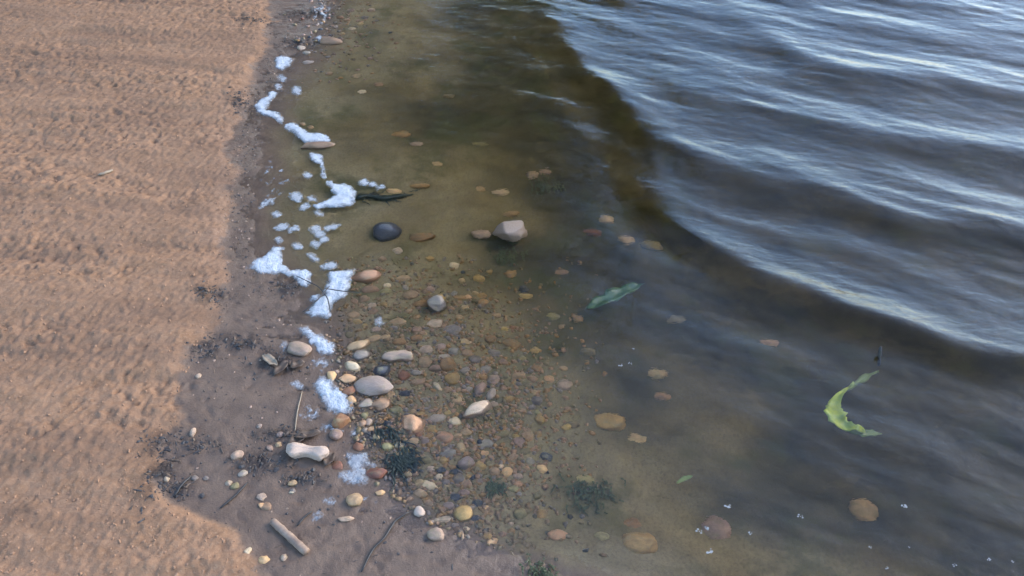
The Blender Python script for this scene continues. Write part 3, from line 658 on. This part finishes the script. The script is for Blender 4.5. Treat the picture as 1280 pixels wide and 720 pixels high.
tube('twig', path([(380, 397), (398, 383), (414, 366)], .019, 12, .0), rr(12, .0016), M['twig'], 'thin dark twig slanting across the largest foam heap', 'twig', 6)
tube('twig', path([(372, 352), (400, 366), (411, 380), (415, 398)], .018, 14, .0), rr(14, .0016), M['twig'], 'bent dark twig crossing the other twig on the foam heap', 'twig', 6)
tube('twig', path([(408, 368), (430, 372), (452, 375)], .016, 10, .0), rr(10, .0014), M['twig'], 'straight dark twig poking from the foam heap toward the pebbles', 'twig', 6)
tube('twig', path([(511, 641), (494, 652), (482, 672), (466, 688), (452, 716)], .004, 16), rr(16, .0024), M['twig'], 'long crooked twig trailing down the mud from the waterweed', 'twig', 6)
tube('twig', path([(310, 604), (295, 620), (276, 636)], .003, 10), rr(10, .0025), M['twig'], 'thin black twig beside the olive pebble on mud', 'twig', 6)
tube('twig', path([(240, 596), (228, 606), (218, 622)], .003, 10), rr(10, .0026), M['twig'], 'short black twig beside the grey pebble on mud', 'twig', 6)
tube('twig', path([(390, 640), (380, 648), (372, 658)], .003, 8), rr(8, .0022), M['twig'], 'little dark twig near the driftwood stick', 'twig', 6)
tube('straw', path([(124, 220), (142, 214)], .004, 8), rr(8, .0042), M['straw'], 'pale straw fragment lying on the dry sand', 'straw', 8)
tube('straw', path([(378, 490), (372, 515), (369, 540)], .003, 10), rr(10, .0014), M['straw'], 'fine straw stem on the mud left by the foam', 'straw', 6)
tube('stem', [at(1097 + 4 * t / 7, 460 - 27 * t / 7, -.032 + .054 * t / 7) for t in range(8)], rr(8, .0042), M['twig'], 'short black stem poking from the water above the lime weed', 'stem', 8)

def blade(name, pts, widths, mat, label, cat, thick=.0012, cup=.15, wav=.0, group=None, parent=None):
    """a leaf or ribbon with thickness: midline, two halves folded up a little, rippled edge"""
    bm = bmesh.new(); P = [Vector(p) for p in pts]; top, bot = [], []
    for i, p in enumerate(P):
        d = (P[min(i + 1, len(P) - 1)] - P[max(i - 1, 0)]).normalized(); s = d.cross(Vector((0, 0, 1))).normalized(); row, rb = [], []
        for k in (-1, -.5, 0, .5, 1):
            z = abs(k) * cup * widths[i] + wav * math.sin(i * 1.3 + k * 2.1) * abs(k)
            q = p + s * k * widths[i] + Vector((0, 0, z)); row.append(bm.verts.new(q)); rb.append(bm.verts.new(q - Vector((0, 0, thick))))
        top.append(row); bot.append(rb)
    n = len(P)
    for i in range(n - 1):
        for k in range(4):
            bm.faces.new((top[i][k], top[i][k + 1], top[i + 1][k + 1], top[i + 1][k])); bm.faces.new((bot[i + 1][k], bot[i + 1][k + 1], bot[i][k + 1], bot[i][k]))
        bm.faces.new((top[i][0], top[i + 1][0], bot[i + 1][0], bot[i][0])); bm.faces.new((top[i + 1][4], top[i][4], bot[i][4], bot[i + 1][4]))
    for i in (0, n - 1):
        for k in range(4): bm.faces.new((top[i][k], top[i][k + 1], bot[i][k + 1], bot[i][k]))
    bmesh.ops.recalc_face_normals(bm, faces=bm.faces[:])
    c = parent.location.copy() if parent else sum(P, Vector()) / n
    for v in bm.verts: v.co -= c
    me = bpy.data.meshes.new(name); bm.to_mesh(me); bm.free(); me.polygons.foreach_set('use_smooth', [True] * len(me.polygons))
    o = link(name, me, mat, parent)
    if not parent: o.location = c; tag(o, label, cat, group)
    return o
def leafw(n, w_): return [max(.0006, w_ * math.sin(math.pi * (i + .3) / (n - .4)) ** .75) for i in range(n)]
def surf(pxs, z, n):
    out = []
    for i in range(n):
        t = i / (n - 1) * (len(pxs) - 1); k = min(int(t), len(pxs) - 2); f = t - k; p = at(pxs[k][0] * (1 - f) + pxs[k + 1][0] * f, pxs[k][1] * (1 - f) + pxs[k + 1][1] * f); out.append((p.x, p.y, z))
    return out
def smooth(p, k=2):
    for _ in range(k): p = [p[0]] + [tuple((a + 2 * b + c) / 4 for a, b, c in zip(p[i - 1], p[i], p[i + 1])) for i in range(1, len(p) - 1)] + [p[-1]]
    return p
# lime-green curl of weed
root = bpy.data.objects.new('lime_waterweed', None); C.objects.link(root); root.location = at(1062, 505, -.012); tag(root, 'lime-green curled waterweed floating just under the grey water', 'waterweed')
LP = [(1070, 473), (1060, 481), (1050, 490), (1043, 504), (1046, 519), (1060, 528), (1074, 532), (1084, 533)]
gw = random.Random(12)
blade('frond', [(p[0], p[1], -.022 - .006 * math.sin(i * .7)) for i, p in enumerate(smooth(surf(LP, -.012, 30), 3))], [(.0035 + .0205 * math.exp(-((i - 16) / 6.0) ** 2) + .004 * math.exp(-((i - 26) / 4) ** 2)) * gw.uniform(.8, 1.2) for i in range(30)], M['lime'], None, None, .002, .5, .004, None, root)
blade('frond', smooth(surf([(1058, 527), (1078, 534), (1106, 535)], -.034, 12)), [v * gw.uniform(.6, 1.2) for v in leafw(12, .013)], M['dull'], None, None, .002, .4, .004, None, root)
blade('frond', smooth(surf([(1102, 456), (1088, 462), (1076, 470), (1062, 481)], -.030, 12)), [v * gw.uniform(.6, 1.2) for v in leafw(12, .0075)], M['dull'], None, None, .002, .4, .004, None, root)
root['label'] = 'lime-green curled waterweed floating just under the grey water'
blade('leaf', smooth(surf([(732, 380), (755, 370), (780, 358), (806, 348)], -.025, 16)), [v * gw.uniform(.75, 1.15) for v in leafw(16, .022)], M['leaf'], 'dark green pointed leaf floating under the brown shallows', 'leaf', .0015, .45, .006)
blade('leaf', smooth(surf([(846, 603), (856, 597), (866, 594)], -.004, 10)), [v * gw.uniform(.6, 1.1) for v in leafw(10, .007)], M['dull'], 'tiny yellow-green leaf at the edge of the grey reflection', 'leaf', .0012, .2, .001)
# brown leaf litter by the pink-tan stone
for x, y, a, l, c, lb in [(338, 452, -35, 22, 'straw', 'tan curled leaf scrap on the mud'), (352, 462, 45, 24, 'litter', 'brown curled leaf scrap below the pink-tan stone'), (372, 458, 20, 20, 'litter', 'dark brown leaf scrap hugging the pink-tan stone'), (385, 545, 10, 34, 'litter', 'reddish-brown leaf scrap above the bone-shaped stone'), (372, 552, 25, 26, 'litter', 'narrow brown leaf scrap left of the bone-shaped stone top'), (412, 576, 60, 18, 'litter', 'small brown leaf scrap at the end of the bone-shaped stone')]:
    dx, dy = math.cos(R(a)) * l / 2, -math.sin(R(a)) * l / 2
    blade('leaf_scrap', [(p[0], p[1], p[2] + .002 * math.sin(i)) for i, p in enumerate(path([(x - dx, y - dy), (x + dx, y + dy)], .005, 10))], leafw(10, .011), M[c], lb, 'leaf', .0012, .5, .002)
# dark waterweed: many thin strands in one clump
def weed(cx, cy_, n, spread, length, label, mat='weed', seed=1, name='waterweed', up=.006, ang=-70):
    g2 = random.Random(seed); base = at_bed(cx, cy_); bm_all = []
    root = bpy.data.objects.new(name, None); C.objects.link(root); root.location = base; tag(root, label, 'waterweed')
    for k in range(n):
        x0, y0 = cx + g2.gauss(0, spread), cy_ + g2.gauss(0, spread * (.7 if ang else .14)); a = g2.gauss(ang, 30 if ang else 9); L = length * g2.uniform(.5, 1.2); pxs = [(x0, y0)]
        for j in range(3):
            a += g2.gauss(0, 28 if ang else 12); pxs.append((pxs[-1][0] + math.cos(R(a)) * L / 3, pxs[-1][1] - math.sin(R(a)) * L / 3))
        pp = smooth(path(pxs, .003 + g2.uniform(0, up), 12)); blade('strand', pp, [max(.0006, .0022 * (1 - .7 * i / 12)) for i in range(12)], M[mat], None, None, .001, .2, .001, None, root)
weed(500, 572, 70, 10, 26, 'dark green waterweed clump tangled over the shore pebbles', seed=4)
weed(483, 542, 24, 8, 20, 'blackish waterweed tuft above the main dark clump', seed=8)
weed(470, 248, 30, 16, 16, 'black slimy weed matted along the blackened stick', seed=15, ang=0)
weed(618, 608, 40, 5, 13, 'dark green algae tuft beside a yellow-green pebble', 'algae', seed=5)
weed(674, 714, 60, 12, 9, 'dark green algae tuft on smooth mud bed', 'algae', seed=6)
weed(682, 230, 60, 9, 9, 'dark green algae tuft beside a close pair of pale stones', 'algae', seed=7)
weed(735, 614, 110, 18, 10, 'broad dark algae mat on the bed beyond the patch', 'algae', seed=9)
weed(634, 318, 60, 9, 10, 'green algae fringe under the angular pinkish-white stone', 'algae', seed=10)
stone(625, 602, 14, 12, 20, 'olive', 'yellow-green algae-coated pebble beside a dark tuft', None)

# ------------------------------------------------------------------ willows on the beach up the shore: out of frame, mirrored darkly in the calm shallows
def tree(x, y, h, r, label, seed):
    g2 = random.Random(seed); z0 = gz(x, y)
    root = bpy.data.objects.new('willow_tree', None); C.objects.link(root); root.location = (x, y, z0); tag(root, label, 'tree', 'willows on the beach')
    bm = bmesh.new()
    def limb(p, q, ra, rb, n=6, seg=8):
        p, q = Vector(p), Vector(q); rings = []
        for i in range(n + 1):
            t = i / n; c = p.lerp(q, t) + Vector((g2.gauss(0, .03), g2.gauss(0, .03), 0)) * (0 < i < n); d = (q - p).normalized(); a = d.orthogonal().normalized(); b = d.cross(a); rad = ra + (rb - ra) * t
            rings.append([bm.verts.new(c + (a * math.cos(6.283 * k / seg) + b * math.sin(6.283 * k / seg)) * rad) for k in range(seg)])
        for A_, B_ in zip(rings, rings[1:]):
            for k in range(seg): bm.faces.new((A_[k], A_[(k + 1) % seg], B_[(k + 1) % seg], B_[k]))
    limb((0, 0, -.1), (.1, .05, h * .45), .17, .11)
    tips = []
    for k in range(9):
        a = 6.283 * k / 9 + g2.uniform(-.3, .3); q = (math.cos(a) * r * .7, math.sin(a) * r * .7, h * g2.uniform(.5, .88)); limb((.08, .04, h * g2.uniform(.25, .43)), q, .07, .02, 5, 6); tips.append(q)
    me = bpy.data.meshes.new('trunk'); bm.to_mesh(me); bm.free(); link('trunk', me, M['bark'], root)
    V, F = [], []
    cl = [(math.cos(a) * rr_, math.sin(a) * rr_, zz) for a, rr_, zz in ((g2.uniform(0, 6.283), r * math.sqrt(g2.random()) * .8, h * g2.uniform(.16, .92)) for _ in range(70))]
    for c in cl:
        cr = r * g2.uniform(.18, .36)
        for _ in range(120):
            d = Vector((g2.gauss(0, 1), g2.gauss(0, 1), g2.gauss(0, 1))).normalized() * cr * g2.random() ** .4; p = Vector(c) + d
            if p.z < .15: continue
            a = Vector((g2.gauss(0, .6), g2.gauss(0, .6), g2.gauss(-.6, .6))).normalized() * g2.uniform(.14, .26); b = a.orthogonal().normalized() * .055; i = len(V); V += [p, p + a * .5 + b, p + a, p + a * .5 - b]; F.append((i, i + 1, i + 2, i + 3))
    me = bpy.data.meshes.new('crown'); me.from_pydata(V, [], F); link('crown', me, M['foliage'], root)
M['bark'] = mat_plain('bark', (.09, .065, .045), (.05, .037, .027), 20, .9); M['foliage'] = mat_plain('willow_foliage', (.045, .075, .022), (.075, .10, .035), 3, .6)
tree(-.95, 7.0, 6.6, 2.5, 'bushy willow on the beach nearest the water up the shore', 31)
tree(-3.6, 7.6, 6.2, 2.0, 'tall willow on the beach behind the nearest willow', 32)
tree(-6.4, 8.2, 6.0, 2.0, 'broad willow on the dry sand farthest from the water', 33)
